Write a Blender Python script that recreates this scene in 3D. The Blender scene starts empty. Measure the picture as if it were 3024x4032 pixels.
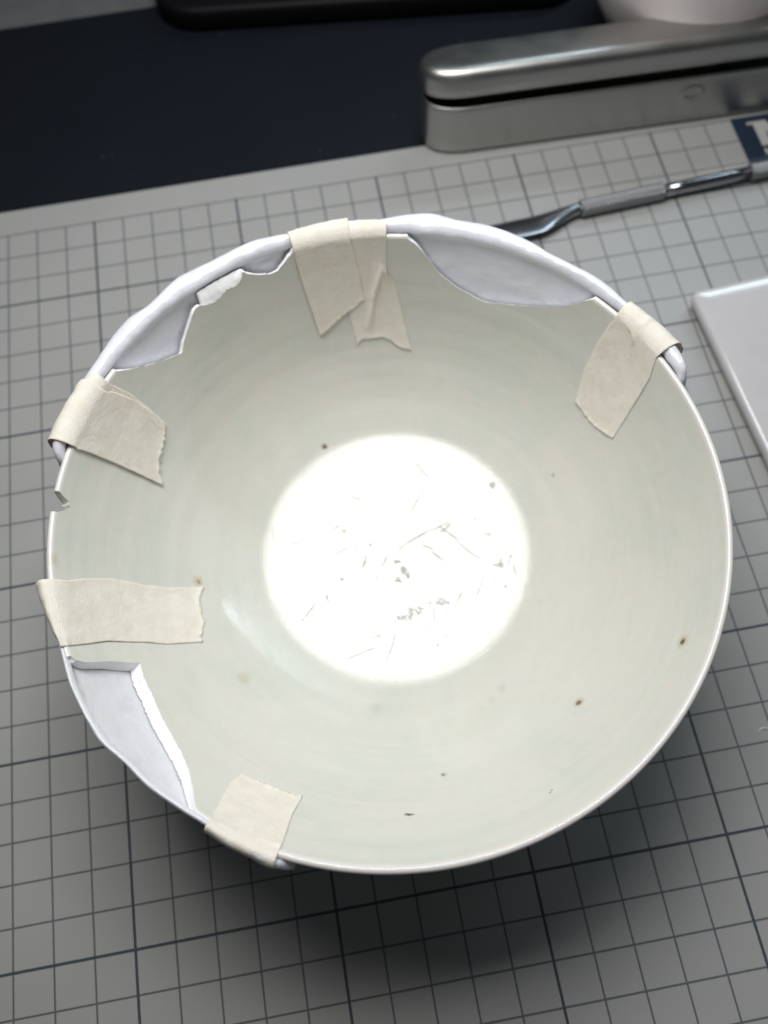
# 1 Blender unit = 1 cm (scene scale_length 0.01). x right, y away from the viewer, z up, z = 0 is the cutting mat top.
import bpy, bmesh, math, random
import numpy as np
from mathutils import Vector, Matrix, noise
random.seed(7); rng = np.random.RandomState(7)
sc = bpy.context.scene
sc.unit_settings.system = 'METRIC'; sc.unit_settings.scale_length = 0.01
COL = sc.collection
R_ = math.radians

# ---------------------------------------------------------------- camera
CAMP = Vector((7.04477, 0.87396, 22.93462))
XA = Vector((0.98402062, -0.17557365, -0.02961945))
YD = Vector((-0.17351124, -0.90821247, -0.38084638))
FW = Vector((0.03996584, 0.3799, -0.9241638))
cd = bpy.data.cameras.new('camera'); cam = bpy.data.objects.new('camera', cd); COL.objects.link(cam)
m = Matrix((XA, -YD, -FW)).transposed().to_4x4(); m.translation = CAMP
cam.matrix_world = m
cd.sensor_fit = 'VERTICAL'; cd.sensor_height = 36; cd.lens = 3300.17 / 4032 * 36
cd.clip_start = 0.5; cd.clip_end = 1000
cd.dof.use_dof = True; cd.dof.focus_distance = 18.3; cd.dof.aperture_fstop = 0.115
sc.camera = cam
F, K = 3300.17, 3024 / 1659

# ---------------------------------------------------------------- light
w = bpy.data.worlds.new('World'); sc.world = w; w.use_nodes = True
bg = w.node_tree.nodes['Background']; bg.inputs[0].default_value = (0.88, 0.93, 1.0, 1); bg.inputs[1].default_value = 0.040
def area(name, loc, target, sx, sy, power, color):
    l = bpy.data.lights.new(name, 'AREA'); l.shape = 'RECTANGLE'; l.size = sx; l.size_y = sy; l.energy = power; l.color = color
    o = bpy.data.objects.new(name, l); COL.objects.link(o); o.location = loc
    o.rotation_euler = (Vector(target) - Vector(loc)).to_track_quat('-Z', 'Y').to_euler(); return o
area('overhead_window_light', (7.0, 19.0, 34.0), (8, 8, 0), 20.0, 14.5, 11600, (1.0, 0.995, 0.98))
area('side_window_light', (45.0, 45.5, 34.5), (45, 8, 1), 46, 3.0, 7500, (0.74, 0.90, 1.0))
sc.view_settings.view_transform = 'Standard'; sc.view_settings.look = 'None'
sc.view_settings.exposure = 0; sc.view_settings.gamma = 1; sc.view_settings.use_curve_mapping = False

# ---------------------------------------------------------------- helpers
def at(x, y, z):                     # sight line through a point of the traced photograph, met with the plane at height z
    u, v = (x * K - 1512) / F, (y * K - 2016) / F
    d = XA * u + YD * v + FW
    return CAMP + d * ((z - CAMP.z) / d.z)
def thing(name, label, cat, loc=(0, 0, 0), group=None, rz=0):
    o = bpy.data.objects.new(name, None); COL.objects.link(o); o.empty_display_size = 0.5
    o.location = loc; o.rotation_euler = (0, 0, rz); tag(o, label, cat, group); return o
def tag(o, label, cat, group=None):
    o['label'] = label; o['category'] = cat
    if group: o['group'] = group
def mesh(name, vs, fs, mat, parent=None, origin=(0, 0, 0), smooth=True, uvs=None):
    """vs in world coordinates; stored relative to origin (or the parent's place)"""
    og = np.array(parent.location if parent is not None else origin, float)
    me = bpy.data.meshes.new(name)
    me.from_pydata((np.array(vs, float) - og).tolist(), [], [tuple(int(i) for i in f) for f in fs])
    if smooth: me.polygons.foreach_set('use_smooth', [True] * len(me.polygons))
    if uvs is not None:
        uv = me.uv_layers.new(name='UVMap'); li = np.zeros(len(me.loops), int); me.loops.foreach_get('vertex_index', li)
        uv.data.foreach_set('uv', np.array(uvs)[li].astype(np.float32).ravel())
    me.update(); bm = bmesh.new(); bm.from_mesh(me); bmesh.ops.recalc_face_normals(bm, faces=bm.faces); bm.to_mesh(me); bm.free()
    me.materials.append(mat)
    o = bpy.data.objects.new(name, me); COL.objects.link(o)
    if parent is not None: o.parent = parent
    else: o.location = origin
    return o
def grid_faces(nr, nc, wrap=False, off=0):
    f = []
    for i in range(nr - 1):
        for j in range(nc if wrap else nc - 1):
            j2 = (j + 1) % nc
            f.append((off + i * nc + j, off + i * nc + j2, off + (i + 1) * nc + j2, off + (i + 1) * nc + j))
    return f
def lathe(prof, cx, cy, n=96):
    vs = []
    for r, z in prof:
        for j in range(n):
            a = 2 * math.pi * j / n; vs.append((cx + r * math.cos(a), cy + r * math.sin(a), z))
    return vs, grid_faces(len(prof), n, True)

class NT:
    def __init__(s, name):
        s.m = bpy.data.materials.new(name); s.m.use_nodes = True; s.t = s.m.node_tree
        s.p = s.t.nodes['Principled BSDF']; s.oc = None
    def n(s, typ, **kw):
        nd = s.t.nodes.new(typ)
        for k, v in kw.items(): setattr(nd, k, v)
        return nd
    def l(s, a, b): s.t.links.new(a, b)
    def coord(s, which='Object'):
        if s.oc is None: s.oc = s.n('ShaderNodeTexCoord')
        return s.oc.outputs[which]
    def math(s, op, a, b=None, c=None, clamp=False):
        nd = s.n('ShaderNodeMath', operation=op); nd.use_clamp = clamp
        for i, x in enumerate((a, b, c)):
            if x is None: continue
            if hasattr(x, 'is_linked'): s.l(x, nd.inputs[i])
            else: nd.inputs[i].default_value = x
        return nd.outputs[0]
    def mapr(s, x, a, b, c=0, d=1, smooth=True):
        nd = s.n('ShaderNodeMapRange'); nd.interpolation_type = 'SMOOTHSTEP' if smooth else 'LINEAR'
        s.l(x, nd.inputs[0])
        for i, v in zip((1, 2, 3, 4), (a, b, c, d)): nd.inputs[i].default_value = v
        return nd.outputs[0]
    def noise(s, vec, scale, detail=3, rough=0.5, dist=0):
        nd = s.n('ShaderNodeTexNoise'); s.l(vec, nd.inputs['Vector'])
        nd.inputs['Scale'].default_value = scale; nd.inputs['Detail'].default_value = detail
        nd.inputs['Roughness'].default_value = rough; nd.inputs['Distortion'].default_value = dist
        return nd.outputs['Fac']
    def mapping(s, vec, scale=(1, 1, 1), rot=(0, 0, 0)):
        nd = s.n('ShaderNodeMapping'); s.l(vec, nd.inputs[0]); nd.inputs['Scale'].default_value = scale; nd.inputs['Rotation'].default_value = rot
        return nd.outputs[0]
    def mix(s, fac, a, b, mode='MIX'):
        nd = s.n('ShaderNodeMix', data_type='RGBA', blend_type=mode)
        for i, x in ((0, fac), (6, a), (7, b)):
            if hasattr(x, 'is_linked'): s.l(x, nd.inputs[i])
            else: nd.inputs[i].default_value = x if i == 0 else tuple(x) + (1,)
        return nd.outputs[2]
    def bump(s, h, strength, dist, normal=None):
        nd = s.n('ShaderNodeBump'); s.l(h, nd.inputs['Height']); nd.inputs['Strength'].default_value = strength
        nd.inputs['Distance'].default_value = dist
        if normal is not None: s.l(normal, nd.inputs['Normal'])
        return nd.outputs[0]
    def set(s, **kw):
        for k, v in kw.items():
            i = s.p.inputs[k.replace('_', ' ')]
            if hasattr(v, 'is_linked'): s.l(v, i)
            else: i.default_value = (tuple(v) + (1,)) if isinstance(v, tuple) and len(v) == 3 and i.type == 'RGBA' else v
        return s.m

# ---------------------------------------------------------------- materials
def mat_grid():
    t = NT('cutting mat print'); c = t.coord()
    sp = t.n('ShaderNodeSeparateXYZ'); t.l(c, sp.inputs[0]); x, y = sp.outputs[0], sp.outputs[1]
    wob = t.noise(c, 9, 2)
    def lines(v, other):
        d = t.math('ABSOLUTE', t.math('SUBTRACT', v, t.math('ROUND', v)))
        r5 = t.math('MULTIPLY', t.math('ROUND', t.math('DIVIDE', t.math('ROUND', v), 5.0)), 5.0)
        bold = t.math('LESS_THAN', t.math('ABSOLUTE', t.math('SUBTRACT', v, r5)), 0.5)
        wd = t.math('ADD', t.math('MULTIPLY', bold, 0.012), 0.024)
        wd = t.math('ADD', wd, t.math('MULTIPLY', t.math('SUBTRACT', wob, 0.5), 0.012))
        e = t.math('SUBTRACT', wd, d)
        core = t.mapr(e, -0.006, 0.006, 0, 1)
        return t.math('MULTIPLY', core, t.math('ADD', t.math('MULTIPLY', bold, 0.18), 0.78))
    g = t.math('MAXIMUM', lines(x, y), lines(y, x))
    inside = t.math('LESS_THAN', y, 23.045)
    g = t.math('MULTIPLY', g, inside)
    big = t.noise(c, 0.35, 3); fine = t.noise(c, 60, 2)
    base = t.mix(big, (0.355, 0.354, 0.346), (0.39, 0.388, 0.380))
    base = t.mix(t.mapr(fine, 0.35, 0.65, 0, 0.16), base, (0.30, 0.30, 0.29))
    lint = t.mapr(t.noise(c, 26, 1), 0.80, 0.84, 0, 0.35)
    col = t.mix(g, base, (0.048, 0.062, 0.080))
    col = t.mix(lint, col, (0.6, 0.6, 0.6))
    # faint knife marks
    cut = t.noise(t.mapping(c, (0.35, 16, 1), (0, 0, 0.5)), 1.4, 2)
    return t.set(Base_Color=col, Roughness=t.mapr(big, 0.3, 0.7, 0.34, 0.44), Specular_IOR_Level=0.42,
                 Normal=t.bump(fine, 0.25, 0.01, t.bump(cut, 0.12, 0.01)))
def mat_navy():
    t = NT('navy mat'); c = t.coord(); n1 = t.noise(c, 0.3, 3); n2 = t.noise(c, 70, 2)
    col = t.mix(n1, (0.006, 0.008, 0.012), (0.009, 0.011, 0.016))
    sp = t.mapr(t.noise(c, 3.0, 1), 0.79, 0.81, 0, 0.2)
    return t.set(Base_Color=t.mix(sp, col, (0.12, 0.13, 0.15)), Roughness=0.6, Specular_IOR_Level=0.13, Normal=t.bump(n2, 0.3, 0.01))
def plain(name, col, rough=0.5, spec=0.5, metallic=0.0, bump=0.0, bscale=30, sss=0, ssr=0.3, var=0.0):
    t = NT(name); c = t.coord(); n = t.noise(c, bscale, 3)
    cc = t.mix(t.mapr(t.noise(c, 1.3, 3), 0.3, 0.7, 0, 1), tuple(x * (1 - var) for x in col), tuple(min(1, x * (1 + var)) for x in col))
    kw = dict(Base_Color=cc, Roughness=rough, Specular_IOR_Level=spec, Metallic=metallic)
    if bump: kw['Normal'] = t.bump(n, bump, 0.01)
    if sss: kw.update(Subsurface_Weight=sss, Subsurface_Scale=ssr); t.p.inputs['Subsurface Radius'].default_value = (1.0, 0.95, 0.9)
    return t.set(**kw)

CX, CY = 7.85, 7.95
# ------- bowl profile
RI, ZF, HI = 7.26, 0.90, 5.20
PW, PE = 0.05, 5.4
NS = 170
_r = np.linspace(0, RI, 4000); _t = _r / RI
def sst(x): x = np.clip(x, 0, 1); return x * x * (3 - 2 * x)
_kn = 0.26 * sst((_r - 3.50) / .36)                     # slight step in slope where the flat floor turns into the wall
_w = HI / RI * (2 * PW * _t + PE * (1 - PW) * _t ** (PE - 1))
_g = (HI - np.trapz(_kn, _r)) / np.trapz(_w, _r); _sl = _w * _g + _kn
_z = ZF + np.r_[0, np.cumsum((_sl[1:] + _sl[:-1]) / 2 * np.diff(_r))]
_a = np.r_[0, np.cumsum(np.hypot(np.diff(_r), np.diff(_z)))]; ARC = _a[-1]
def inner(s):
    a = np.clip(s, 0, 1) * ARC; return np.interp(a, _a, _r), np.interp(a, _a, _z)
def s_of_r(r): return np.interp(r, _r, _a) / ARC
def normal(s):          # unit normal of the inner wall pointing to the outside (r, z)
    r, z = inner(s); dz = np.interp(r, _r, _sl)
    l = np.hypot(1, dz); return dz / l, -1 / l
def thick(s): return 0.15 + 0.34 * np.clip(1 - s, 0, 1) ** 0.9
def outer(s, extra=0.0):
    r, z = inner(s); nr, nz = normal(s); t = thick(s) + extra; return r + nr * t, z + nz * t
def ecc(r): return 0.80 * (1 - np.clip(np.asarray(r) / RI, 0, 1) ** 3)   # floor shape shifted off centre, to move the overhead light's reflection farther back
_zz = np.linspace(ZF + HI, ZF, 200); _rz = np.interp(_zz, _z, _r); _ez = ecc(_rz)
def hit(x, y):          # picture point -> (theta deg, s) on the inner wall; s = 1 beyond the rim
    p0 = at(x, y, 0.0); p1 = at(x, y, 1.0)
    X = p0.x + (p1.x - p0.x) * _zz - CX; Y = p0.y + (p1.y - p0.y) * _zz - CY - _ez; X = X - .35 * _ez
    g = np.hypot(X, Y) - _rz; k = int(np.argmax(g >= 0))
    if g[k] < 0: k = len(g) - 1
    if k == 0: return math.degrees(math.atan2(Y[0], X[0])), 1.0
    f = -g[k - 1] / (g[k] - g[k - 1]); f = min(1, max(0, f)); X = X[k - 1] + (X[k] - X[k - 1]) * f; Y = Y[k - 1] + (Y[k] - Y[k - 1]) * f
    return math.degrees(math.atan2(Y, X)), float(s_of_r(min(math.hypot(X, Y), RI)))
def P3(th, r, z): return (CX + r * math.cos(R_(th)) + .35 * float(ecc(r)), CY + r * math.sin(R_(th)) + float(ecc(r)), z)
def sag(th, r):          # the floor of the hand-thrown bowl sags a little towards its far side
    return 0.0
def Pin(th, s, off=0.0):
    r, z = inner(s); nr, nz = normal(s); o = ripple(th, s) - off
    return P3(th, r + nr * o + wobble(th) * s, z + nz * o + sag(th, r))
def wobble(th): return 0.012 * noise.noise(Vector((math.cos(R_(th)) * 1.2, math.sin(R_(th)) * 1.2, 0)))
def ripple(th, s): return 0.010 * noise.noise(Vector((0.9 * math.cos(R_(th)), .9 * math.sin(R_(th)), s * 22))) * min(1, s * 2)

def mat_glaze():
    t = NT('celadon white glaze'); c = t.coord()
    sp = t.n('ShaderNodeSeparateXYZ'); t.l(c, sp.inputs[0])
    x, y, z = sp.outputs
    rad = t.math('SQRT', t.math('ADD', t.math('MULTIPLY', x, x), t.math('MULTIPLY', y, y)))
    # throwing rings: noise read in (radius, height, slow angle) space so that it runs round the wall
    ang = t.math('ARCTAN2', y, x)
    cb = t.n('ShaderNodeCombineXYZ'); t.l(t.math('MULTIPLY', rad, 1.0), cb.inputs[0]); t.l(t.math('MULTIPLY', z, 1.5), cb.inputs[1])
    t.l(t.math('MULTIPLY', t.math('SINE', t.math('ADD', ang, 0.6)), 0.9), cb.inputs[2])
    ring = t.noise(cb.outputs[0], 2.3, 5, 0.6, 0.3); ring2 = t.noise(cb.outputs[0], 6.5, 3, 0.6)
    big = t.noise(c, 0.33, 3, 0.55, 0.6); mid = t.noise(t.mapping(c, (1, 1, 1.4)), 1.1, 4, 0.6, 0.8)
    green, pink, cream = (0.625, 0.645, 0.585), (0.71, 0.665, 0.625), (0.685, 0.68, 0.62)
    col = t.mix(t.mapr(big, 0.36, 0.64, 0, 1), green, cream)
    col = t.mix(t.math('MULTIPLY', t.mapr(mid, 0.44, 0.62, 0, 1), t.mapr(rad, 2.5, 6.2, 0.1, 0.55)), col, pink)
    col = t.mix(t.mapr(ring, 0.44, 0.62, 0, 0.28), col, (0.72, 0.715, 0.66))
    col = t.mix(t.mapr(ring2, 0.5, 0.68, 0, 0.12), col, (0.60, 0.62, 0.55))
    fine = t.noise(c, 5, 4); col = t.mix(t.mapr(fine, 0.3, 0.7, 0, 0.14), col, (0.57, 0.59, 0.53))
    # thin glaze along the lip shows the pale body
    lip = t.mapr(z, 6.00, 6.14, 0, 0.65); col = t.mix(lip, col, (0.80, 0.76, 0.75))
    def spots(col, lst, colour, soft):
        for px, py, r, amt in lst:
            r *= 1.35; th, s = hit(px, py); q = Vector(Pin(th, s)) - Vector((CX, CY, 0))
            d = t.n('ShaderNodeVectorMath', operation='DISTANCE'); t.l(warp, d.inputs[0]); d.inputs[1].default_value = q
            col = t.mix(t.mapr(d.outputs['Value'], r * (1 - soft), r, amt, 0), col, colour)
        return col
    wn = t.n('ShaderNodeTexNoise'); t.l(c, wn.inputs['Vector']); wn.inputs['Scale'].default_value = 14
    wv = t.n('ShaderNodeVectorMath', operation='MULTIPLY_ADD'); t.l(wn.outputs['Color'], wv.inputs[0]); wv.inputs[1].default_value = (0.09,) * 3
    t.l(c, wv.inputs[2]); wsub = t.n('ShaderNodeVectorMath', operation='SUBTRACT'); t.l(wv.outputs[0], wsub.inputs[0]); wsub.inputs[1].default_value = (0.045,) * 3
    warp = wsub.outputs[0]
    col = spots(col, [(527, 1465, .20, .45), (815, 1530, .18, .25), (1062, 1512, .14, .22), (1085, 1488, .15, .28), (1040, 1530, .12, .15), (118, 1208, .16, .4),
                      (428, 1256, .17, .7), (1251, 1517, .16, .75), (1475, 1386, .18, .75), (958, 1673, .10, .5), (701, 965, .10, .7)], (0.50, 0.42, 0.27), 0.9)
    dark = [(701, 965, .085, .85), (743, 1148, .08, .6), (738, 1252, .05, .9), (430, 1257, .06, .5), (1092, 1267, .05, .8), (1475, 1386, .085, .95), (1250, 1518, .085, .85),
            (958, 1673, .055, .6), (878, 1759, .05, .7), (884, 1759, .06, .9), (892, 1759, .045, .6), (1195, 1026, .06, .4), (1188, 1712, .04, .6), (1192, 1706, .035, .5), (770, 1187, .04, .5), (175, 880, .05, .4)]
    col = spots(col, dark, (0.095, 0.065, 0.04), 0.75)
    peel = t.noise(c, 15, 3, 0.6); peel2 = t.noise(c, 8, 2)
    # orange peel is rougher towards the curve of the wall
    xo, yo = t.math('SUBTRACT', x, 0.25), t.math('SUBTRACT', y, 0.70)
    rad2 = t.math('SQRT', t.math('ADD', t.math('MULTIPLY', xo, xo), t.math('MULTIPLY', yo, yo)))
    band = t.math('MULTIPLY', t.mapr(rad2, 3.1, 3.7, 0.04, 1.0), t.mapr(rad2, 3.8, 4.9, 1.0, 0.16))
    h = t.math('MULTIPLY', peel, band)
    nrm = t.bump(h, 0.30, 0.040, t.bump(ring, 0.06, 0.10, t.bump(peel2, 0.03, 0.05)))
    return t.set(Base_Color=col, Roughness=0.012, Specular_IOR_Level=0.42, Normal=nrm,
                 Subsurface_Weight=0.12, Subsurface_Scale=0.15)
def mat_tape():
    t = NT('masking tape paper'); u = t.coord('UV')
    crepe = t.noise(t.mapping(u, (2.2, 9, 1)), 4.2, 4, 0.65); fibre = t.noise(t.mapping(u, (5, 11, 1)), 4.5, 3, 0.6)
    blot = t.noise(u, 2.6, 4, 0.6)
    ob = t.n('ShaderNodeObjectInfo')
    col = t.mix(t.mapr(blot, 0.35, 0.65, 0, 1), (0.92, 0.80, 0.69), (0.97, 0.86, 0.765))
    col = t.mix(t.mapr(crepe, 0.50, 0.66, 0, 0.5), col, (0.96, 0.92, 0.83))
    col = t.mix(t.mapr(fibre, 0.44, 0.30, 0, 0.5), col, (0.75, 0.67, 0.56))
    hh = t.math('ADD', crepe, t.math('MULTIPLY', fibre, 0.6))
    return t.set(Base_Color=col, Roughness=0.62, Specular_IOR_Level=0.35, Normal=t.bump(hh, 0.8, 0.03),
                 Subsurface_Weight=0.15, Subsurface_Scale=0.08)
def mat_wax():
    t = NT('translucent white moulding compound'); c = t.coord()
    n = t.noise(c, 2.2, 3); f = t.noise(c, 14, 3)
    col = t.mix(n, (0.73, 0.74, 0.81), (0.78, 0.79, 0.85))
    t.p.inputs['Subsurface Radius'].default_value = (0.9, 0.95, 1.0)
    return t.set(Base_Color=col, Roughness=t.mapr(f, 0.35, 0.65, 0.10, 0.20), Specular_IOR_Level=0.5, Subsurface_Weight=0.35, Subsurface_Scale=0.35,
                 Normal=t.bump(f, 0.07, 0.02, t.bump(n, 0.4, 0.15)))
def mat_tin(name='satin tin plate', col=(0.44, 0.44, 0.425), rough=0.34):
    t = NT(name); c = t.coord(); n = t.noise(t.mapping(c, (2, 30, 30)), 3, 3); b = t.noise(c, 0.8, 3)
    return t.set(Base_Color=t.mix(b, tuple(x * .92 for x in col), col), Metallic=1.0, Roughness=t.mapr(b, 0.3, 0.7, rough, rough + .07), Normal=t.bump(n, 0.04, 0.01))

M_GRID, M_NAVY, M_GLAZE, M_TAPE, M_WAX, M_TIN = mat_grid(), mat_navy(), mat_glaze(), mat_tape(), mat_wax(), mat_tin()
M_RAW = plain('raw white porcelain body', (0.90, 0.90, 0.91), 0.7, 0.3, bump=0.9, bscale=16, sss=0.2, ssr=0.15, var=0.03)
M_STEEL = mat_tin('polished steel', (0.40, 0.42, 0.45), 0.19)
M_STEELR = mat_tin('knurled steel', (0.38, 0.38, 0.39), 0.30)
M_TILE = plain('white glazed tile', (0.57, 0.555, 0.565), 0.12, 0.5, bump=0.05, bscale=3, var=0.02)
M_TILES = plain('unglazed tile back', (0.60, 0.53, 0.48), 0.8, 0.2, bump=0.3, bscale=25, var=0.05)
M_CUP = plain('white glazed cup', (0.90, 0.82, 0.82), 0.3, 0.5, var=0.03)
M_BLACK = plain('black case', (0.004, 0.004, 0.005), 0.5, 0.12, var=0.1)
M_DESK = plain('grey desk top', (0.12, 0.12, 0.125), 0.5, 0.3, bump=0.1, bscale=12, var=0.06)
M_PRINTW = plain('pale print', (0.42, 0.42, 0.40), 0.5, 0.3, var=0.03)
M_PRINTN = plain('navy print', (0.016, 0.026, 0.050), 0.45, 0.4, var=0.05)
M_SCR = plain('worn matt glaze', (0.52, 0.53, 0.52), 0.9, 0.05, var=0.08)
M_PAPER = plain('white paper', (0.7, 0.7, 0.7), 0.7, 0.2, var=0.03)

# ---------------------------------------------------------------- setting
def slab(name, x0, x1, y0, y1, z0, z1, mat, bev=0.0, parent=None, seg=3, origin=(0, 0, 0)):
    bm = bmesh.new(); bmesh.ops.create_cube(bm, size=1)
    for v in bm.verts: v.co = Vector(((x0 + x1) / 2 + v.co.x * (x1 - x0), (y0 + y1) / 2 + v.co.y * (y1 - y0), (z0 + z1) / 2 + v.co.z * (z1 - z0)))
    if bev: bmesh.ops.bevel(bm, geom=bm.edges[:], offset=bev, segments=seg, profile=0.5, affect='EDGES')
    vs = [v.co[:] for v in bm.verts]; bm.verts.index_update(); fs = [[v.index for v in f.verts] for f in bm.faces]; bm.free()
    return mesh(name, vs, fs, mat, parent, origin, smooth=bool(bev))
d = slab('desk_surface', -90, 110, -60, 140, -3.4, -0.5, M_DESK, 0.2); d['kind'] = 'structure'
navy = slab('desk_mat', -30, 44, 8, 33.8, -0.5, -0.2, M_NAVY, 0.05); tag(navy, 'dark navy mat lying flat between the grid mat and the grey desk', 'mat')
cm = thing('cutting_mat', 'pale grey cutting mat printed with a dark square grid, under the bowl', 'cutting mat', (0, 0, 0))
slab('mat_sheet', -14, 32, -18, 24.1, -0.196, 0.0, M_GRID, 0.03, cm)
# navy block with the maker's letters at the far right of the grid
slab('printed_block', 23.0, 29.0, 20.93, 23.05, 0.0005, 0.004, M_PRINTN, 0, cm)
def glyph(name, polys, x, y, sx, sy, z, parent):
    bm = bmesh.new()
    for p in polys:
        lo = [bm.verts.new((x + a * sx, y + b * sy, z)) for a, b in p]
        f = bm.faces.new(lo)
        ex = bmesh.ops.extrude_face_region(bm, geom=[f])
        for v in ex['geom']:
            if isinstance(v, bmesh.types.BMVert): v.co.z += 0.002
    bm.verts.index_update(); vs = [v.co[:] for v in bm.verts]; fs = [[v.index for v in f.verts] for f in bm.faces]; bm.free()
    return mesh(name, vs, fs, M_PRINTW, parent, smooth=False)
LM = [[(0, 1), (0, .9), (.12, .9), (.12, 0), (.32, 0), (.32, 1)], [(.3201, 1), (.3201, .62), (.47, .0), (.58, .0), (.58, .22), (.40, 1)],
      [(.5801, .22), (.5801, 0), (.69, 0), (.84, .62), (.84, 1), (.76, 1)], [(.8401, 1), (.8401, 0), (1.04, 0), (1.04, .9), (1.16, .9), (1.16, 1)]]
glyph('printed_letter', LM, 23.50, 21.62, 1.75, 1.15, 0.0045, cm)
LS = [[(0, 0), (0, 1), (.22, 1), (.22, 0)], [(.2201, 1), (.2201, .6), (.5, .1), (.5, .5)], [(.5001, .5), (.5001, .1), (.78, .6), (.78, 1)], [(.7801, 1), (.7801, 0), (1, 0), (1, 1)]]
glyph('printed_letter', LS, 23.72, 21.20, 0.30, 0.30, 0.0045, cm)
LT = [[(0, 0), (0, 1), (.22, 1), (.22, 0)], [(.2201, 1), (.2201, .8), (.8, .8), (.8, 1)], [(.2201, .2), (.2201, 0), (.8, 0), (.8, .2)], [(.2201, .6), (.2201, .42), (.7, .42), (.7, .6)]]
glyph('printed_letter', LT, 24.10, 21.20, 0.28, 0.30, 0.0045, cm)
glyph('printed_letter', LS, 24.46, 21.20, 0.30, 0.30, 0.0045, cm)

# ---------------------------------------------------------------- bowl
bowl = thing('porcelain_bowl', 'round pale celadon porcelain bowl with broken rim and iron specks', 'bowl', (CX, CY, 0))
_h = sorted((hit(*p) for p in [(139, 1402), (150, 1418), (165, 1426), (185, 1431), (215, 1426), (235, 1424), (260, 1430), (303, 1432)]), key=lambda q: -q[1])
LEDGE = []                                 # near-radial upper edge of the L-shaped gap: angle as a function of depth, always growing
for a_, s_ in _h:
    a_ %= 360; LEDGE.append((max(a_, LEDGE[-1][0] + .06) if LEDGE else a_, s_))
_b = np.arange(1080) / 3.0; _b = _b[((_b < LEDGE[0][0]) | (_b > LEDGE[-1][0])) & ((_b < 166.5) | (_b > 170.7))]
TH = np.sort(np.r_[_b, np.linspace(LEDGE[0][0], LEDGE[-1][0], 71), np.linspace(166.6, 170.6, 41)]); NTH = len(TH)
SC = np.ones(NTH)
def cut(points, jit=0.0, seed=0):       # points run with growing theta; first and last touch the rim
    h = [hit(*p) for p in points]
    th = np.array([a % 360 for a, s in h]); s = np.array([b for a, b in h])
    o = np.argsort(th, kind='stable'); th, s = th[o], s[o]
    mk = (TH > th[0]) & (TH < th[-1])
    v = np.interp(TH[mk], th, s)
    jn = np.array([noise.noise(Vector((t * 1.9, seed, 0))) + .6 * noise.noise(Vector((t * 5.1, seed, 3))) for t in TH[mk]])
    SC[mk] = np.minimum(SC[mk], np.clip(v + jit * jn, 0, 1))
cut([(1303, 639), (1280, 645), (1250, 655), (1215, 662), (1180, 664), (1140, 662), (1095, 658), (1048, 653), (1030, 645), (985, 620), (950, 592), (925, 560), (900, 530), (880, 502), (866, 490), (857, 484)], .0012, 1)
cut([(640, 532), (630, 545), (616, 565), (600, 585), (585, 592), (560, 594), (535, 592), (524, 585), (518, 578), (523, 599), (514, 615), (500, 622), (487, 628), (479, 640), (465, 652), (449, 659), (430, 660), (420, 670), (408, 705), (398, 735), (394, 762),
     (375, 770), (350, 780), (315, 790), (280, 798), (250, 801), (224, 801)], .0015, 2)
cut([(303, 1432), (310, 1460), (330, 1502), (348, 1545), (370, 1585), (392, 1625), (408, 1662), (417, 1700), (421, 1735),
     (428, 1752), (445, 1762), (452, 1770)], .0035, 3)
mk = (TH > LEDGE[0][0]) & (TH <= LEDGE[-1][0]); SC[mk] = np.interp(TH[mk], [a for a, b in LEDGE], [b for a, b in LEDGE])
for j in range(NTH):                     # the small bite at the left rim
    u = (TH[j] - 168.6) / 1.95
    if abs(u) < 1: SC[j] = min(SC[j], 1 - .039 * (1 - u * u) ** 1.4 * (1 + .25 * noise.noise(Vector((u * 3, 0, 0)))))
SO = np.array([min(1.0, a + ((.07 if t > 186 else -.07) * min(1, (1 - a) * 14) / ARC if a < .999 else 0)) for a, t in zip(SC, TH)])
ch = sorted((hit(*p)[0] % 360, hit(*p)[1]) for p in [(429, 641), (432, 622), (440, 608), (450, 600), (470, 590), (490, 584), (505, 581), (518, 577)])
CH0, CH1 = ch[0][0], ch[-1][0]
for j in range(NTH):
    if CH0 < TH[j] < CH1:
        jt = .004 * noise.noise(Vector((TH[j] * 2.3, 0, 1))) + .003 * noise.noise(Vector((TH[j] * 7, 0, 1)))
        SO[j] = max(SC[j], float(np.interp(TH[j], [c[0] for c in ch], [c[1] for c in ch])) + jt); SC[j] = min(1, SC[j] + 1.2 * jt)
SO = np.where((TH > 160) & (TH < 184), SC, SO)
NC = 9
iv, cv, ov = [], [], []
brk = SC < 0.999
brk2 = brk | np.roll(brk, 1) | np.roll(brk, -1)
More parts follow.
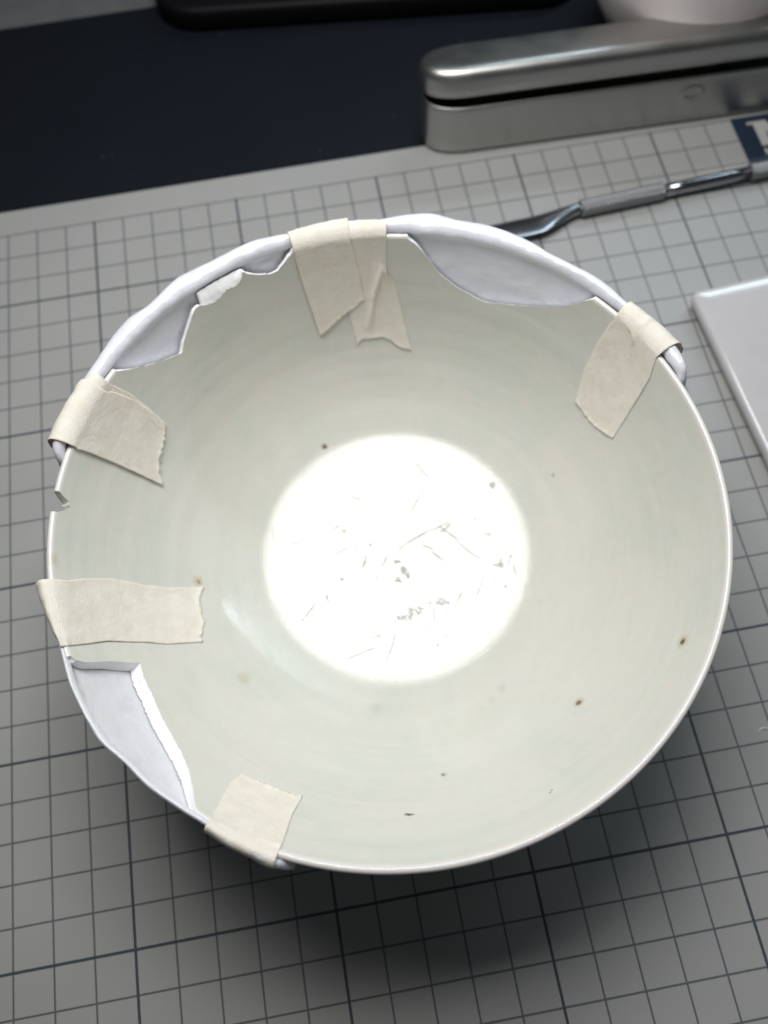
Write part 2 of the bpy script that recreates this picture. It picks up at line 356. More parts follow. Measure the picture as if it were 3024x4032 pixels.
for j in range(NTH):
    th, s1 = TH[j], SC[j]
    wob = 0.012 * noise.noise(Vector((math.cos(R_(th)) * 1.2, math.sin(R_(th)) * 1.2, 0)))
    inn = []
    for i in range(NS):
        s = i / (NS - 1)
        if s > .70: s = .70 + (s - .70) / .30 * (s1 - .70)
        inn.append(Pin(th, s))
    r0, z0 = inner(s1); nr, nz = normal(s1); T = thick(s1)
    cap = []
    for k in range(1, NC):
        a = k / NC
        if brk[j]:
            e = 0.035 * noise.noise(Vector((th * 0.8, a * 2.5, 9))) + 0.02 * noise.noise(Vector((th * 3, a * 6, 2)))
            if 160 < th < 184: e *= .1
            r, z = r0 + nr * T * a + wob * s1, z0 + nz * T * a
            tr, tz = -nz, nr
            ro_, zo_ = outer(SO[j]); ch_ = CH0 < th < CH1
            r = r0 + (ro_ - r0) * a + wob * s1 + tr * e * math.sin(math.pi * a); z = z0 + (zo_ - z0) * a + tz * e * math.sin(math.pi * a)
        else:
            ph = math.pi * a; c_r, c_z = r0 + nr * T / 2, z0 + nz * T / 2
            r = c_r - nr * T / 2 * math.cos(ph) - nz * T / 2 * math.sin(ph) * .9 + wob
            z = c_z - nz * T / 2 * math.cos(ph) + nr * T / 2 * math.sin(ph) * .9
        cap.append(P3(th, r, z))
    out = []
    for i in range(40):
        so = SO[j]
        s = so - (so - .30) * (i / 39); r, z = outer(s); out.append(P3(th, r + wob * s, max(z, .46)))
    iv.append(inn); cv.append([inn[-1]] + cap + [out[0]]); ov.append(out)
def colgrid(cols, name, mat, keep=None, invert=False):
    n = len(cols[0]); vs = [p for c in cols for p in c]; fs = []
    for j in range(NTH):
        j2 = (j + 1) % NTH
        if keep is not None and not keep(j, j2): continue
        for i in range(n - 1): fs.append((j * n + i, j * n + i + 1, j2 * n + i + 1, j2 * n + i))
    used = sorted({v for f in fs for v in f}); mp = {v: k for k, v in enumerate(used)}
    return [vs[v] for v in used], [tuple(mp[v] for v in f) for f in fs]
# glazed wall: inner + intact lip + outer, welded
vs, fs = [], []
for cols, keep in ((iv, None), (cv, lambda a, b: not (brk[a] or brk[b])), (ov, None)):
    v, f = colgrid(cols, '', None, keep); o = len(vs); vs += v; fs += [tuple(i + o for i in q) for q in f]
body = mesh('bowl_wall', vs, fs, M_GLAZE, bowl)
bm = bmesh.new(); bm.from_mesh(body.data); bmesh.ops.remove_doubles(bm, verts=bm.verts, dist=0.0004); bmesh.ops.recalc_face_normals(bm, faces=bm.faces); bm.to_mesh(body.data); bm.free()
for a0, a1, nm, lb in ((CH0, CH1, 'chipped_patch', 'bare white slanting chip where the glaze flaked off'), (25, 90, 'broken_edge', 'matt white fracture surface of the largest gap'), (90, 160, 'broken_edge', 'matt white fracture surface of the flaked gap'),
                       (160, 184, 'broken_edge', 'worn edge of the tiny notch at the rim'), (184, 250, 'broken_edge', 'matt white fracture surface of the L-shaped gap')):
    runs, cur = [], []
    for j in range(NTH):
        ok = (brk[j] or brk[(j + 1) % NTH]) and a0 <= TH[j] < a1 and (nm == 'chipped_patch' or not CH0 <= TH[j] < CH1)
        if ok: cur.append(j)
        elif cur: runs.append(set(cur)); cur = []
    for run in runs:
        v, f = colgrid(cv, '', None, lambda a, b: a in run)
        be = mesh(nm, v, f, M_GLAZE if 'notch' in lb else M_RAW, bowl); be['label'] = lb
ro, zo = outer(.33)
v, f = lathe([(0.0, .5), (2.9, .5), (3.0, .46), (3.0, .1), (3.08, 0.004), (3.3, 0.004), (3.42, .1), (3.5, .62), (3.62, .72)], CX, CY); mesh('foot_ring', v, f, M_GLAZE, bowl)

# chip where the glaze has flaked off beside the small gap at the top left: thin scalloped raw patch lying on the wall
def patch(name, poly, mat, off, parent, nsub=10, jit=0.0, label=None):
    pts = []
    for i in range(len(poly)):
        a, b = poly[i], poly[(i + 1) % len(poly)]
        for k in range(nsub):
            t = k / nsub; j = jit * (noise.noise(Vector((i * 3.1 + t * 5, k * .9, off * 50))))
            pts.append((a[0] + (b[0] - a[0]) * t + j, a[1] + (b[1] - a[1]) * t - j))
    cx = sum(p[0] for p in pts) / len(pts); cy = sum(p[1] for p in pts) / len(pts)
    rings = [1.0, .97, .85, .6, .3]; vs = []
    for q, rr in enumerate(rings):
        for p in pts:
            th, s = hit(cx + (p[0] - cx) * rr, cy + (p[1] - cy) * rr)
            vs.append(Pin(th, s, -.02 if q == 0 else off))
    n = len(pts); fs = grid_faces(len(rings), n, True); th, s = hit(cx, cy); vs.append(Pin(th, s, off)); c = len(vs) - 1
    fs += [((len(rings) - 1) * n + i, (len(rings) - 1) * n + (i + 1) % n, c) for i in range(n)]
    o = mesh(name, vs, fs, mat, parent)
    if label: o['label'] = label
    return o

# hairline scratches and small worn spots in the bottom
def c6(x, y): return ((850 + x / 1.185) / K, (1600 + y / 1.185) / K)
scr = [(1090, 540, 1000, 580, 2.2), (1000, 580, 890, 640, 2.2), (880, 645, 835, 690, 1.3), (925, 262, 968, 292, 1.6), (940, 285, 995, 335, 1.6), (995, 335, 955, 410, 1.4), (955, 410, 915, 495, 1.4), (1040, 560, 1130, 625, 1.8), (1120, 620, 1250, 720, 1.3), (960, 650, 1015, 668, 2.2),
       (1010, 680, 1065, 722, 2.4), (700, 700, 683, 755, 3.2), (740, 640, 712, 648, 2.4), (800, 700, 775, 748, 2.6), (550, 577, 572, 555, 2.2), (350, 637, 410, 637, 1.5), (455, 632, 482, 618, 1.3), (1385, 680, 1358, 752, 1.6), (1015, 930, 1015, 1032, 1.3), (840, 1050, 785, 1205, 1.6),
       (755, 1120, 610, 1180, 1.5), (465, 915, 400, 1002, 2.2), (485, 965, 470, 1000, 1.4), (1255, 780, 1210, 895, 1.3), (1160, 840, 1118, 932, 1.5), (712, 1085, 778, 1068, 1.4), (560, 690, 622, 655, 1.2), (1390, 730, 1393, 792, 1.3), (850, 210, 880, 213, 1.6), (265, 560, 275, 640, 1.2),
       (275, 640, 305, 706, 1.2), (1210, 515, 1212, 532, 2.4), (1130, 350, 1130, 360, 3), (1122, 430, 1126, 438, 3.5), (515, 880, 525, 912, 3.5), (760, 780, 745, 812, 1.2), (1400, 760, 1408, 800, 1.2), (1270, 975, 1300, 965, 2), (1330, 700, 1322, 740, 1.6), (1045, 590, 1098, 545, 2.2), (620, 415, 700, 440, 1.1)]
vs, fs = [], []
for x0, y0, x1, y1, wd in scr:
    n = max(3, int(math.hypot(x1 - x0, y1 - y0) / 7)); L = math.hypot(x1 - x0, y1 - y0); px, py = -(y1 - y0) / L, (x1 - x0) / L
    bow = random.uniform(-.05, .05) * L; prev = None
    for i in range(n + 1):
        t = i / n; bx = bow * 4 * t * (1 - t); wq = wd * 3.0 * (0.45 + .8 * math.sin(math.pi * min(1, max(.04, t)))) * random.uniform(.5, 1.2)
        X, Y = x0 + (x1 - x0) * t + px * bx, y0 + (y1 - y0) * t + py * bx
        row = []
        for sg in (-1, 1):
            th, s = hit(*c6(X + px * wq * sg / 2, Y + py * wq * sg / 2)); row.append(len(vs)); vs.append(Pin(th, s, .007))
        if prev and random.random() > .16: fs.append((prev[0], prev[1], row[1], row[0]))
        prev = row
for bx, by, br, sx in [(850, 810, 17, 1), (845, 725, 12, 1.3), (1048, 912, 22, 1), (1080, 915, 8, 1), (998, 917, 6, 1), (1322, 742, 16, 1.6), (935, 955, 26, 1.5), (880, 985, 18, 2.2), (1290, 370, 20, .7), (995, 1045, 6, 1), (1075, 1073, 6, 1), (1225, 637, 5, 1), (782, 518, 5, 1), (812, 518, 5, 1), (1270, 598, 9, 1.8), (875, 765, 22, .5), (895, 790, 15, .5), (1035, 1115, 7, 1)]:
    for q in range(int(5 + br * 1.1)):          # each worn spot is a cluster of pits
        a = random.uniform(0, 6.28); rr = br * math.sqrt(random.random()); X, Y = bx + rr * math.cos(a) * sx, by + rr * math.sin(a) * .8; r2 = random.uniform(.15, .38) * min(br, 14)
        b0 = len(vs); n = 7
        for k in range(n):
            kk = 2 * math.pi * k / n; ru = r2 * random.uniform(.6, 1.2); th, s = hit(*c6(X + ru * math.cos(kk) * 1.3, Y + ru * math.sin(kk))); vs.append(Pin(th, s, .0065 + .0004 * (q % 5)))
        fs.append(tuple(range(b0, b0 + n)))
o = mesh('surface_scratches', vs, fs, M_SCR, bowl, smooth=False); o['kind'] = 'stuff'

# ---------------------------------------------------------------- moulding compound strips behind the gaps
def strip(label, rimpts, zl, ridge, inset, bottom, seedv, ends=(1, 1), back=.30):
    """rimpts: traced outer silhouette; the strip follows it with a rounded ridge and a sheet pressed on the outer wall"""
    pr = []
    for x, y in rimpts:
        q = at(x, y, zl); pr.append((math.degrees(math.atan2(q.y - CY, q.x - CX)) % 360, math.hypot(q.x - CX, q.y - CY)))
    pr.sort(); th = np.array([p[0] for p in pr]); rs = np.array([p[1] for p in pr])
    N = int((th[-1] - th[0]) * 2.2) + 1; T = np.linspace(th[0], th[-1], N); Rr = np.interp(T, th, rs)
    for _ in range(3): Rr[1:-1] = (Rr[:-2] + 2 * Rr[1:-1] + Rr[2:]) / 4
    cols = []
    for i, t in enumerate(T):
        e0 = min(1, (t - T[0]) / 4.0) if ends[0] else 1; e1 = min(1, (T[-1] - t) / 4.0) if ends[1] else 1
        e = max(.03, math.sqrt(1 - (1 - e0) ** 2)) * max(.03, math.sqrt(1 - (1 - e1) ** 2))
        rd = (ridge + .05 * noise.noise(Vector((t * .12, seedv, 0)))) * (.35 + .65 * e)
        zc = zl - .02 + .04 * noise.noise(Vector((t * .1, seedv, 5)))
        rc = Rr[i] - rd
        zc = (zc - .5 * (1 - e)); rc_ = rc
        zb = zc - .3 - (zc - bottom) * e * (1 + .12 * noise.noise(Vector((t * .15, seedv, 8))))
        prof = []
        # inner sheet pressed against the outer wall, from below upwards
        for k in range(22):
            z = zb + (zc - .12 - zb) * k / 21; ri = np.interp(z, OZ, OR) + inset + .012 * noise.noise(Vector((t * .3, z * 1.5, seedv)))
            prof.append((ri, z))
        # ridge: from its inner side over the top to the outside
        rI = prof[-1][0]
        hr = max(.06, (Rr[i] - (rI - ridge_in(seedv) * rd)) / 2); rcen = Rr[i] - hr
        for k in range(17):
            a = math.pi * 1.08 - math.pi * 1.55 * k / 16
            lump = 1 + .10 * noise.noise(Vector((t * .35, k * .3, seedv)))
            prof.append((rcen + hr * math.cos(a) * (lump if k < 6 else 1), zc + rd * .95 * math.sin(a) * lump))
        for k in range(12):
            z = zc - rd * .9 - (zc - rd * .9 - zb) * (k + 1) / 12
            prof.append((np.interp(z, OZ, OR) + inset + .04 + back * (1 - k / 12) * e, z))
        cols.append([P3(t, r, z) for r, z in prof])
    n = len(cols[0]); vs = [p for c in cols for p in c]; fs = []
    for i in range(N - 1):
        for k in range(n): k2 = (k + 1) % n; fs.append((i * n + k, i * n + k2, (i + 1) * n + k2, (i + 1) * n + k))
    fs.append(tuple(range(n))); fs.append(tuple((N - 1) * n + k for k in range(n)))
    tm = R_(float(T[len(T) // 2])); org = (CX + 7.4 * math.cos(tm), CY + 7.4 * math.sin(tm), bottom)
    o = mesh('moulding_strip', vs, fs, M_WAX, None, org)
    sm = o.modifiers.new('smooth', 'CORRECTIVE_SMOOTH'); o.modifiers.remove(sm)
    tag(o, label, 'moulding strip', 'white moulding strips behind the gaps in the rim'); return o
def ridge_in(s): return .38 if s < 25 else -.1
_s = np.linspace(.25, 1, 400); _or, _oz = outer(_s); OZ, OR = _oz, _or
A = [(770, 484), (800, 480), (835, 475), (880, 464), (930, 462), (985, 478), (1040, 485), (1090, 500), (1140, 522), (1185, 550), (1245, 580), (1290, 603), (1320, 625), (1345, 650), (1385, 682), (1425, 715), (1452, 740), (1470, 765), (1486, 800), (1490, 822)]
B = [(121, 1000), (112, 975), (118, 945), (135, 905), (158, 860), (180, 822), (210, 780), (235, 740), (275, 690), (320, 665), (345, 640), (385, 600), (450, 568), (520, 535), (560, 520), (620, 508), (680, 500), (755, 488)]
Cc = [(100, 1300), (112, 1345), (130, 1400), (152, 1480), (180, 1542), (212, 1600), (270, 1650), (318, 1700), (360, 1730), (435, 1778), (500, 1822), (560, 1862), (600, 1878), (628, 1880)]
strip('bluish white moulded strip behind the largest gap, at the far right of the rim', A, 6.16, .21, .11, 3.6, 21.0)
strip('bluish white moulded strip behind the flaked gap, left of the two far tapes', B, 6.16, .21, .11, 3.8, 22.0)
strip('bluish white moulded strip behind the L-shaped gap, with a thin shiny lip', Cc, 6.06, .17, .02, 2.6, 28.0, back=.02)

# ---------------------------------------------------------------- masking tape
def poly_eval(pts, n, key=None):
    p = np.array(pts, float); d = np.r_[0, np.cumsum(np.hypot(*np.diff(p * np.array([6.0, 9.0]) if key else p, axis=0).T))]
    t = np.linspace(0, d[-1], n); return np.c_[np.interp(t, d, p[:, 0]), np.interp(t, d, p[:, 1])]
def tape(label, left, right, torn, sil, lift=.03, drop=1.3, creases=(), seedv=1.0, torn_amp=2.0, flare=(0, 0), ztop=6.40, skew=0.0):
    """left / right: traced edges from the torn inner end to the inner lip; torn: traced end from left to right;
    sil: (r at left, r at right) of the bulge round the lip"""
    NR, NCc = 70, 44
    # densify the torn end with small teeth
    te = poly_eval(torn, NCc)
    nx = np.array([noise.noise(Vector((i * .55, seedv, 0))) + .7 * noise.noise(Vector((i * 1.7, seedv, 4))) for i in range(NCc)])
    ax = np.array(left[-1], float) - np.array(left[0], float); ax /= np.linalg.norm(ax)
    te[1:-1] += (nx[1:-1, None] * torn_amp * ax[None, :])
    L = poly_eval(left, NR); Rg = poly_eval(right, NR); tp = poly_eval([left[-1], right[-1]], NCc)
    P = np.zeros((NR, NCc, 2))
    for i in range(NR):
        v = i / (NR - 1)
        for j in range(NCc):
            u = j / (NCc - 1)
            P[i, j] = (1 - u) * L[i] + u * Rg[i] + (1 - v) * te[j] + v * tp[j] - ((1 - u) * (1 - v) * te[0] + u * (1 - v) * te[-1] + (1 - u) * v * tp[0] + u * v * tp[-1])
    H = [[hit(P[i, j, 0], P[i, j, 1]) for j in range(NCc)] for i in range(NR)]
    for j in range(NCc):
        ss = [H[i][j][1] for i in range(NR)]; k = next((i for i in range(NR) if ss[i] > .985), NR - 1)
        for i in range(k, NR):
            a = ss[k - 1] + (1.0 - ss[k - 1]) * (i - k + 1) / (NR - k); H[i][j] = (H[i][j][0], a)
    rows = []
    for i in range(NR):
        row = []
        for j in range(NCc):
            th, s = H[i][j]; u = j / (NCc - 1); x, y = P[i, j]
            off = lift + .012 * noise.noise(Vector((u * 4 + seedv, i * .07, 1))) + .006 * noise.noise(Vector((u * 14 + seedv, i * .4, 1)))
            for (x0, y0, x1, y1, wd, ht) in creases:
                dx, dy = x1 - x0, y1 - y0; t = max(0, min(1, ((x - x0) * dx + (y - y0) * dy) / (dx * dx + dy * dy)))
                dd = math.hypot(x - x0 - t * dx, y - y0 - t * dy); off += ht * math.exp(-(dd / wd) ** 2) * math.sin(math.pi * (0.12 + .76 * t))
            if i < 3 : off += .012 * (3 - i) * (.5 + noise.noise(Vector((j * .4, seedv, 2))))
            row.append(Pin(th, min(s, 1.0), off))
        rows.append(row)
    # over the lip and down the outside
    NL = 34; r1, z1 = inner(1.0); ex = lift - .03; ztop += ex; sil = (sil[0] + ex, sil[1] + ex)
    for k in range(1, NL + 1):
        t = k / NL; row = []
        for j in range(NCc):
            u = j / (NCc - 1); th = H[-1][j][0]; rs = sil[0] + (sil[1] - sil[0]) * u; nr, nz = normal(1.0)
            rs += .02 * noise.noise(Vector((u * 5, seedv, k * .1)))
            base = (r1 - nr * lift, z1 - nz * lift)
            path = [base, (r1 - .02, ztop - .20), (r1 + .12, ztop - .06), ((r1 + rs) / 2, ztop), (rs - .08, ztop - .06), (rs + .02, ztop - .26), (rs - .02 + flare[0] * (1 - u) + flare[1] * u, ztop - .6),
                    (rs - .12 + 1.2 * (flare[0] * (1 - u) + flare[1] * u), ztop - .6 - drop)]
            pp = np.array(path); dd = np.r_[0, np.cumsum(np.hypot(*np.diff(pp, axis=0).T))]; a = t * dd[-1]
            # smooth sampling
            sm = min(.15, a, dd[-1] - a); q5 = a + sm * np.array([-1, -.5, 0, .5, 1]); r = np.interp(q5, dd, pp[:, 0]).mean(); z = np.interp(q5, dd, pp[:, 1]).mean()
            e = .01 * noise.noise(Vector((u * 6 + seedv, k * .2, 6)))
            for (x0, y0, x1, y1, wd, ht) in creases:
                if t < .4:
                    x, y = P[-1, j]; dd2 = abs((x - x1)) if abs(y1 - y0) > abs(x1 - x0) else 99
                    if y1 < y0 and math.hypot(x - x1, y - y1) < wd * 4: e += ht * .5 * math.exp(-(dd2 / wd) ** 2) * (1 - t / .4)
            row.append(P3(th + skew * t * t, r + e, z + e))
        rows.append(row)
    n = len(rows); arr = np.array(rows)
    # real paper thickness: second layer along the mesh normals
    du = np.gradient(arr, axis=1); dv = np.gradient(arr, axis=0); nn = np.cross(du, dv); nn /= np.linalg.norm(nn, axis=2, keepdims=True) + 1e-9
    inward = np.array([CX, CY, 4.0]) - arr[2, NCc // 2]
    if np.dot(nn[2, NCc // 2], inward) < 0: nn = -nn
    a2 = arr - nn * 0.008
    vs = arr.reshape(-1, 3).tolist() + a2.reshape(-1, 3).tolist(); N1 = n * NCc
    fs = grid_faces(n, NCc) + [tuple(reversed(f)) for f in grid_faces(n, NCc, off=N1)]
    bd = [(0, j) for j in range(NCc)] + [(i, NCc - 1) for i in range(1, n)] + [(n - 1, j) for j in range(NCc - 2, -1, -1)] + [(i, 0) for i in range(n - 2, 0, -1)]
    ids = [i * NCc + j for i, j in bd]
    for a, b in zip(ids, ids[1:] + ids[:1]): fs.append((a, a + N1, b + N1, b))
    lu = np.linalg.norm(np.diff(arr[n // 3], axis=0), axis=1).sum(); lv = np.r_[0, np.cumsum(np.linalg.norm(np.diff(arr[:, NCc // 2], axis=0), axis=1))]
    uv = [(j / (NCc - 1) * lu + seedv * 3.7, lv[i] + seedv) for i in range(n) for j in range(NCc)]
    q = arr[n // 2, NCc // 2]
    o = mesh('masking_tape', vs, fs, M_TAPE, None, tuple(q), uvs=uv + uv)
    tag(o, label, 'masking tape', 'strips of masking tape over the rim'); return o
# far side: crumpled lower one first, smooth one over it
tape('crumpled masking tape with a pinched crease, right one of the two at the far rim', [(771, 745), (757, 690), (748, 640), (740, 560), (742, 520)], [(889, 757), (868, 670), (852, 606), (836, 592), (834, 540), (835, 494)],
     [(771, 745), (782, 733), (806, 731), (828, 728), (846, 737), (862, 750), (889, 757)], (7.84, 7.78), .025, 1.2,
     [(796, 705, 806, 640, 6, .12), (806, 640, 824, 580, 6, .12), (824, 580, 856, 606, 5, .06), (808, 640, 812, 570, 5, .04)], 2.0, 2.0)
tape('smooth masking tape with a diagonal torn end, left of the two at the far rim', [(690, 724), (672, 670), (650, 605), (640, 570), (628, 528)], [(786, 646), (782, 620), (775, 585), (765, 545), (755, 508)],
     [(690, 724), (708, 712), (722, 697), (738, 683), (752, 671), (768, 663), (774, 653), (786, 646)], (7.80, 7.86), .060, 1.2, [], 3.0, 2.2)
# left: double layer
tape('under layer of the doubled masking tape, peeking out along its upper edge', [(345, 1000), (250, 960), (190, 930), (160, 905)], [(357, 915), (318, 880), (280, 850), (222, 822)],
     [(345, 1000), (352, 960), (355, 935), (357, 915)], (7.80, 7.80), .025, 1.2, [], 4.0, 2.0)
tape('broad upper layer of the doubled masking tape at the left, with a pointed torn corner', [(349, 1050), (300, 1027), (235, 998), (190, 980), (145, 965)], [(352, 912), (315, 882), (285, 862), (245, 848), (205, 838)],
     [(349, 1050), (340, 1020), (341, 990), (349, 962), (353, 935), (352, 912)], (7.84, 7.80), .060, 1.0, [], 5.0, 2.2, flare=(.05, 0))
tape('long flat masking tape above the L-shaped gap, running level towards the bowl centre', [(437, 1388), (360, 1392), (300, 1388), (230, 1386), (180, 1393), (150, 1396)], [(440, 1268), (370, 1270), (310, 1264), (240, 1250), (180, 1250), (138, 1256)],
     [(437, 1388), (434, 1375), (441, 1345), (434, 1320), (430, 1295), (440, 1268)], (7.42, 7.68), .02, 1.0, [], 6.0, 2.4, flare=(0, .12), ztop=6.32)
tape('short masking tape over the near rim, just right of the L-shaped gap', [(653, 1722), (632, 1760), (620, 1795), (608, 1830)], [(520, 1672), (495, 1695), (470, 1740), (448, 1782)],
     [(653, 1722), (630, 1718), (600, 1708), (565, 1692), (543, 1684), (520, 1672)], (7.62, 7.52), .02, .9, [], 7.0, 1.6, ztop=6.30)
tape('masking tape at the far right rim with one free corner sticking out', [(1243, 868), (1262, 800), (1288, 745), (1318, 700), (1346, 672)], [(1325, 947), (1352, 905), (1380, 860), (1405, 818), (1418, 775)],
     [(1243, 868), (1255, 882), (1270, 905), (1290, 925), (1308, 937), (1325, 947)], (7.82, 7.95), .02, .8, [(1372, 705, 1392, 690, 4, .10), (1368, 745, 1378, 705, 4, .06)], 8.0, 2.0, flare=(0, .25))

# ---------------------------------------------------------------- tin with its lid ajar
tx, ty, trz = 11.93, 24.38, R_(-1.5)
tin = thing('metal_tin', 'long slim silver tin with its lid ajar, lying across the mat edge', 'tin', (13.9, 24.38, 0), rz=0)
def tin_outline(L, a, b, n=20, ex=2.3):
    pts = []
    for side in (0, 1):
        for k in range(n + 1):
            ph = math.pi / 2 + math.pi * k / n if side == 0 else -math.pi / 2 + math.pi * k / n
            c, s = math.cos(ph), math.sin(ph)
            x = math.copysign(abs(c) ** (2 / ex), c) * a; y = math.copysign(abs(s) ** (2 / ex), s) * b
            pts.append((a + x, y) if side == 0 else (L - a + x, y))
    return pts
def shell(name, L, a, b, prof, mat, parent, open_top, tilt=None, dx=0, dy=0):
    """prof: list of (inset, z)"""
    rows = []
    for ins, z in prof:
        o = tin_outline(L - 2 * ins, max(a - ins, .05), max(b - ins, .05)); rows.append([(x + ins, y, z) for x, y in o])
    n = len(rows[0]); vs = [p for r in rows for p in r]; fs = grid_faces(len(rows), n, True)
    fs.append(tuple(range(n))) ; fs.append(tuple((len(rows) - 1) * n + k for k in range(n)))
    out = []
    for x, y, z in vs:
        if tilt is not None:                      # hinge line along the back bottom edge of the lid
            yb, zb, an = tilt; yy, zz = y - yb, z - zb
            y, z = yb + yy * math.cos(an) - zz * math.sin(an), zb + yy * math.sin(an) + zz * math.cos(an)
        x += dx; y += dy
        out.append((tx + x * math.cos(trz) - y * math.sin(trz), ty + x * math.sin(trz) + y * math.cos(trz), z))
    return mesh(name, out, fs, mat, parent)
Lt = 19.0
base_prof = [(0.45, .10), (0.45, .005)][:0] + [(.60, .0), (.20, .0), (.10, .02), (.03, .08), (.0, .18), (.0, .6), (.0, 1.0), (.0, 1.4), (.0, 1.82), (.012, 1.90), (.04, 1.95), (.08, 1.95), (.10, 1.90), (.10, 1.3), (.10, .6), (.12, .12)]
shell('tin_base', Lt, 1.55, .93, base_prof, M_TIN, tin, True)
lp = [(.10, 2.8), (.09, 2.05), (.07, 2.0), (.03, 1.98), (.0, 2.02), (.0, 2.3), (.0, 2.45), (.0, 2.56), (.03, 2.68), (.10, 2.78), (.19, 2.845), (.30, 2.88), (.45, 2.89), (.8, 2.892)]
shell('tin_lid', Lt + .16, 1.63, 1.01, lp, M_TIN, tin, False, tilt=(1.01, 1.98, -R_(12.5)), dx=-.08)
# small embossed mark pressed in the front of the base
def emb(cx, cz, r):
    vs, fs = [], []
    nr, nt = 8, 28
    for i in range(nr):
        rr = r * (1 - i / (nr - 1) * .98); h = .006 + .05 * math.sin(math.pi * min(1, (1 - rr / r) * 1.6)) - .03 * (1 - rr / r)
        for k in range(nt):
            a = 2 * math.pi * k / nt; x = cx + rr * math.cos(a) * 1.15; z = cz + rr * math.sin(a) * .8; y = -.93 - max(h, .002)
            vs.append((tx + x * math.cos(trz) - y * math.sin(trz), ty + x * math.sin(trz) + y * math.cos(trz), z))
    fs = grid_faces(nr, nt, True); fs.append(tuple((nr - 1) * nt + k for k in range(nt)))
    mesh('embossed_mark', vs, fs, M_TIN, tin)
emb(9.3, 1.33, .42)

# ---------------------------------------------------------------- steel modelling tool
ta = Vector((16.56, 19.93, .30)); tdir = Vector((2.96, .17, 0)).normalized(); tn = Vector((-tdir.y, tdir.x, 0)); UP = Vector((0, 0, 1))
tool = thing('modelling_tool', 'double-ended steel modelling tool with knurled grips, between the bowl and the tin', 'tool', (19.5, 20.1, 0))
def rod(name, x0, x1, rad, mat, n=40, nl=2, disp=None, caps=True):
    vs = []
    for i in range(nl + 1):
        t = i / nl; x = x0 + (x1 - x0) * t
        for k in range(n):
            a = 2 * math.pi * k / n; r = rad(t) if callable(rad) else rad
            if disp: r += disp(x, a)
            p = ta + tdir * x + tn * (r * math.cos(a)) + UP * (r * math.sin(a)); vs.append(p[:])
    fs = grid_faces(nl + 1, n, True)
    if caps: fs += [tuple(range(n)), tuple(nl * n + k for k in range(n))]
    return mesh(name, vs, fs, mat, tool)
def knurl(x, a):
    p = .18; u = (x / p + a / (2 * math.pi) * 9) % 1; v = (x / p - a / (2 * math.pi) * 9) % 1
    return .042 * (min(1, 2.6 * min(u, 1 - u)) * min(1, 2.6 * min(v, 1 - v))) - .02
rod('knurled_grip', 0, 2.95, .265, M_STEELR, 144, 220, knurl)
rod('knurled_grip', 6.1, 9.0, .265, M_STEELR, 144, 220, knurl)
rod('shaft', 2.95, 6.1, lambda t: .215, M_STEEL, 40, 4)
vs = []; nl, n = 40, 28
for i in range(nl + 1):                              # round neck that flattens into a leaf-shaped blade
    t = i / nl; x = -.0 - 4.2 * t
    k = min(1, max(0, t / .40)); k = k * k * (3 - 2 * k)
    ww = .20 * (1 - k) + .45 * k; hh = .19 * (1 - k) + .045 * k
    if t > .85: ww *= math.sqrt(max(.0, 1 - ((t - .85) / .15) ** 2)) + .02
    for q in range(n):
        a = 2 * math.pi * q / n; p = ta + tdir * x + tn * (ww * math.cos(a) - .25 * k) + UP * (hh * math.sin(a) - .05 * k - .20 * ww * math.cos(a) * k); vs.append(p[:])
mesh('blade', vs, grid_faces(nl + 1, n, True) + [tuple(range(n)), tuple(nl * n + q for q in range(n))], M_STEEL, tool)

# ---------------------------------------------------------------- white tile on the right
tile = thing('ceramic_tile', 'flat glossy white ceramic tile with a rounded corner, right of the bowl', 'tile', (19.1, 15.6, 0))
def roundrect(w_, h_, r, n=8):
    pts = []
    for cx, cy, a0 in ((w_ - r, -r, 90), (w_ - r, -h_ + r, 0), (r, -h_ + r, -90), (r, -r, -180)):
        for k in range(n + 1): a = R_(a0 - 90 * k / n); pts.append((cx + r * math.cos(a), cy + r * math.sin(a)))
    return pts
def plate(name, prof, w_, h_, r, org, rz, mat, parent, cap0=True, cap1=True):
    rows = []
    for ins, z in prof:
        rows.append([(x + ins, y - ins, z) for x, y in roundrect(w_ - 2 * ins, h_ - 2 * ins, max(.05, r - ins))])
    n = len(rows[0]); vs = []
    for rw in rows:
        for x, y, z in rw: vs.append((org[0] + x * math.cos(rz) - y * math.sin(rz), org[1] + x * math.sin(rz) + y * math.cos(rz), z))
    fs = grid_faces(len(rows), n, True)
    if cap0: fs.append(tuple(range(n)))
    if cap1: fs.append(tuple((len(rows) - 1) * n + k for k in range(n)))
    return mesh(name, vs, fs, mat, parent)
plate('glazed_face', [(.06, .22), (.02, .24), (.0, .30), (.0, .46), (.03, .54), (.09, .585), (.18, .60), (.6, .602)], 9, 9, .28, (18.98, 15.72), R_(3.8), M_TILE, tile)
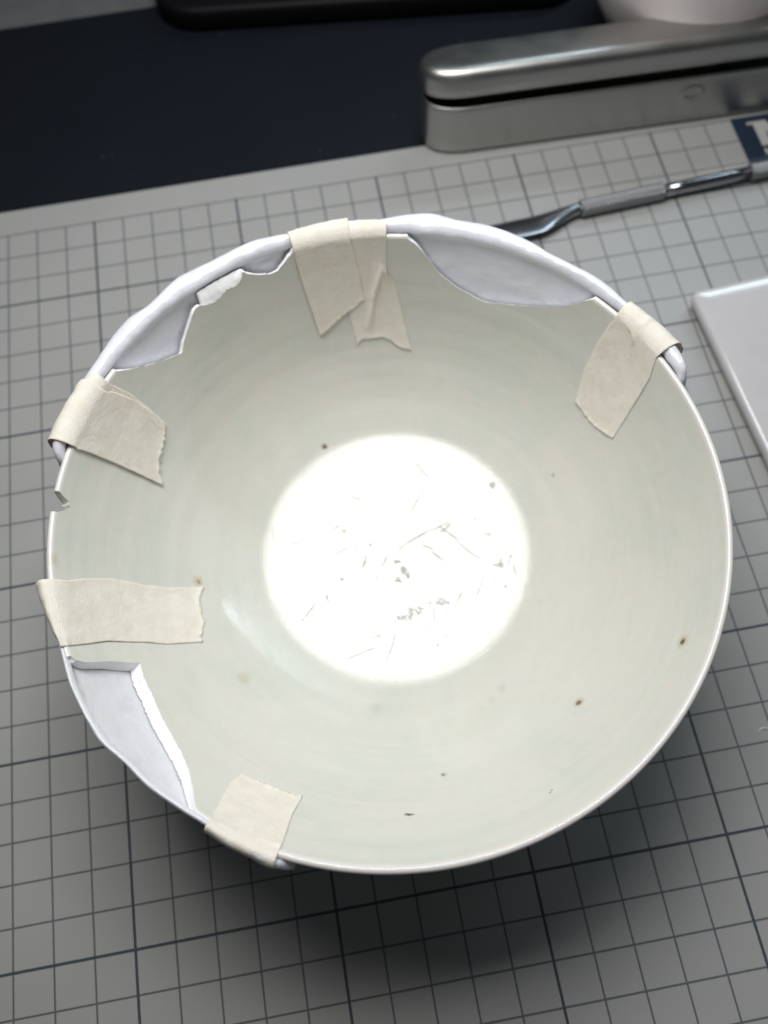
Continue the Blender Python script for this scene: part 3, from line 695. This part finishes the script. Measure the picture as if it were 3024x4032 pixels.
plate('tile_back', [(.16, .002), (.12, .02), (.10, .08), (.08, .2198)], 9, 9, .28, (18.98, 15.72), R_(3.8), M_TILES, tile)

# ---------------------------------------------------------------- black case and white cup at the back
case = thing('black_case', 'black rounded case lying on the navy mat at the far edge', 'case', (6, 32, -.2))
plate('case_body', [(.25, -.2), (.06, -.16), (.0, -.05), (.0, .5), (.06, .66), (.22, .74), (.6, .75)], 17, 9.5, 1.8, (3.9, 41.5), R_(-7.0), M_BLACK, case)
plate('case_panel', [(.0, .751), (.0, .775), (.05, .79)], 14.5, 7.0, 1.2, (5.2, 40.2), R_(-7.0), M_TIN, case)
cup = thing('white_cup', 'plain white rounded cup standing on the navy mat behind the tin', 'cup', (22.5, 27.9, -.2))
v, f = lathe([(0, -.1), (1.5, -.1), (1.6, -.2), (1.85, -.2), (1.95, .05), (2.5, .45), (3.1, 1.1), (3.55, 2.0), (3.85, 3.2), (4.0, 4.6), (4.05, 6.0), (4.0, 6.1), (3.92, 6.0), (3.85, 4.6), (3.7, 3.2), (3.4, 2.0), (2.8, 1.0), (1.6, .4), (0, .3)], 22.5, 27.9, 72)
mesh('cup_wall', v, f, M_CUP, cup)

# ---------------------------------------------------------------- lint
def lint(label, pts, rad):
    vs = []; n = 6
    for i, p in enumerate(pts):
        p = Vector(p); d = (Vector(pts[min(i + 1, len(pts) - 1)]) - Vector(pts[max(0, i - 1)])).normalized(); sd = Vector((-d.y, d.x, 0)); rr = rad * (1 - .7 * abs(2 * i / (len(pts) - 1) - 1) ** 2)
        for k in range(n):
            a = 2 * math.pi * k / n; vs.append((p + sd * rr * math.cos(a) + Vector((0, 0, 1)) * (rr * math.sin(a) + rad * .7))[:])
    o = mesh('lint_curl', vs, grid_faces(len(pts), n, True) + [tuple(range(n)), tuple((len(pts) - 1) * n + k for k in range(n))], M_PAPER, None, pts[0]); tag(o, label, 'lint')
q = at(1652, 1583, 0)
lint('tiny pale curl of lint on the grid mat at the right, below the bowl rim', [(q.x + .16 * math.cos(a), q.y + .12 * math.sin(a), 0.0) for a in np.linspace(.3, 2.9, 9)], .022)
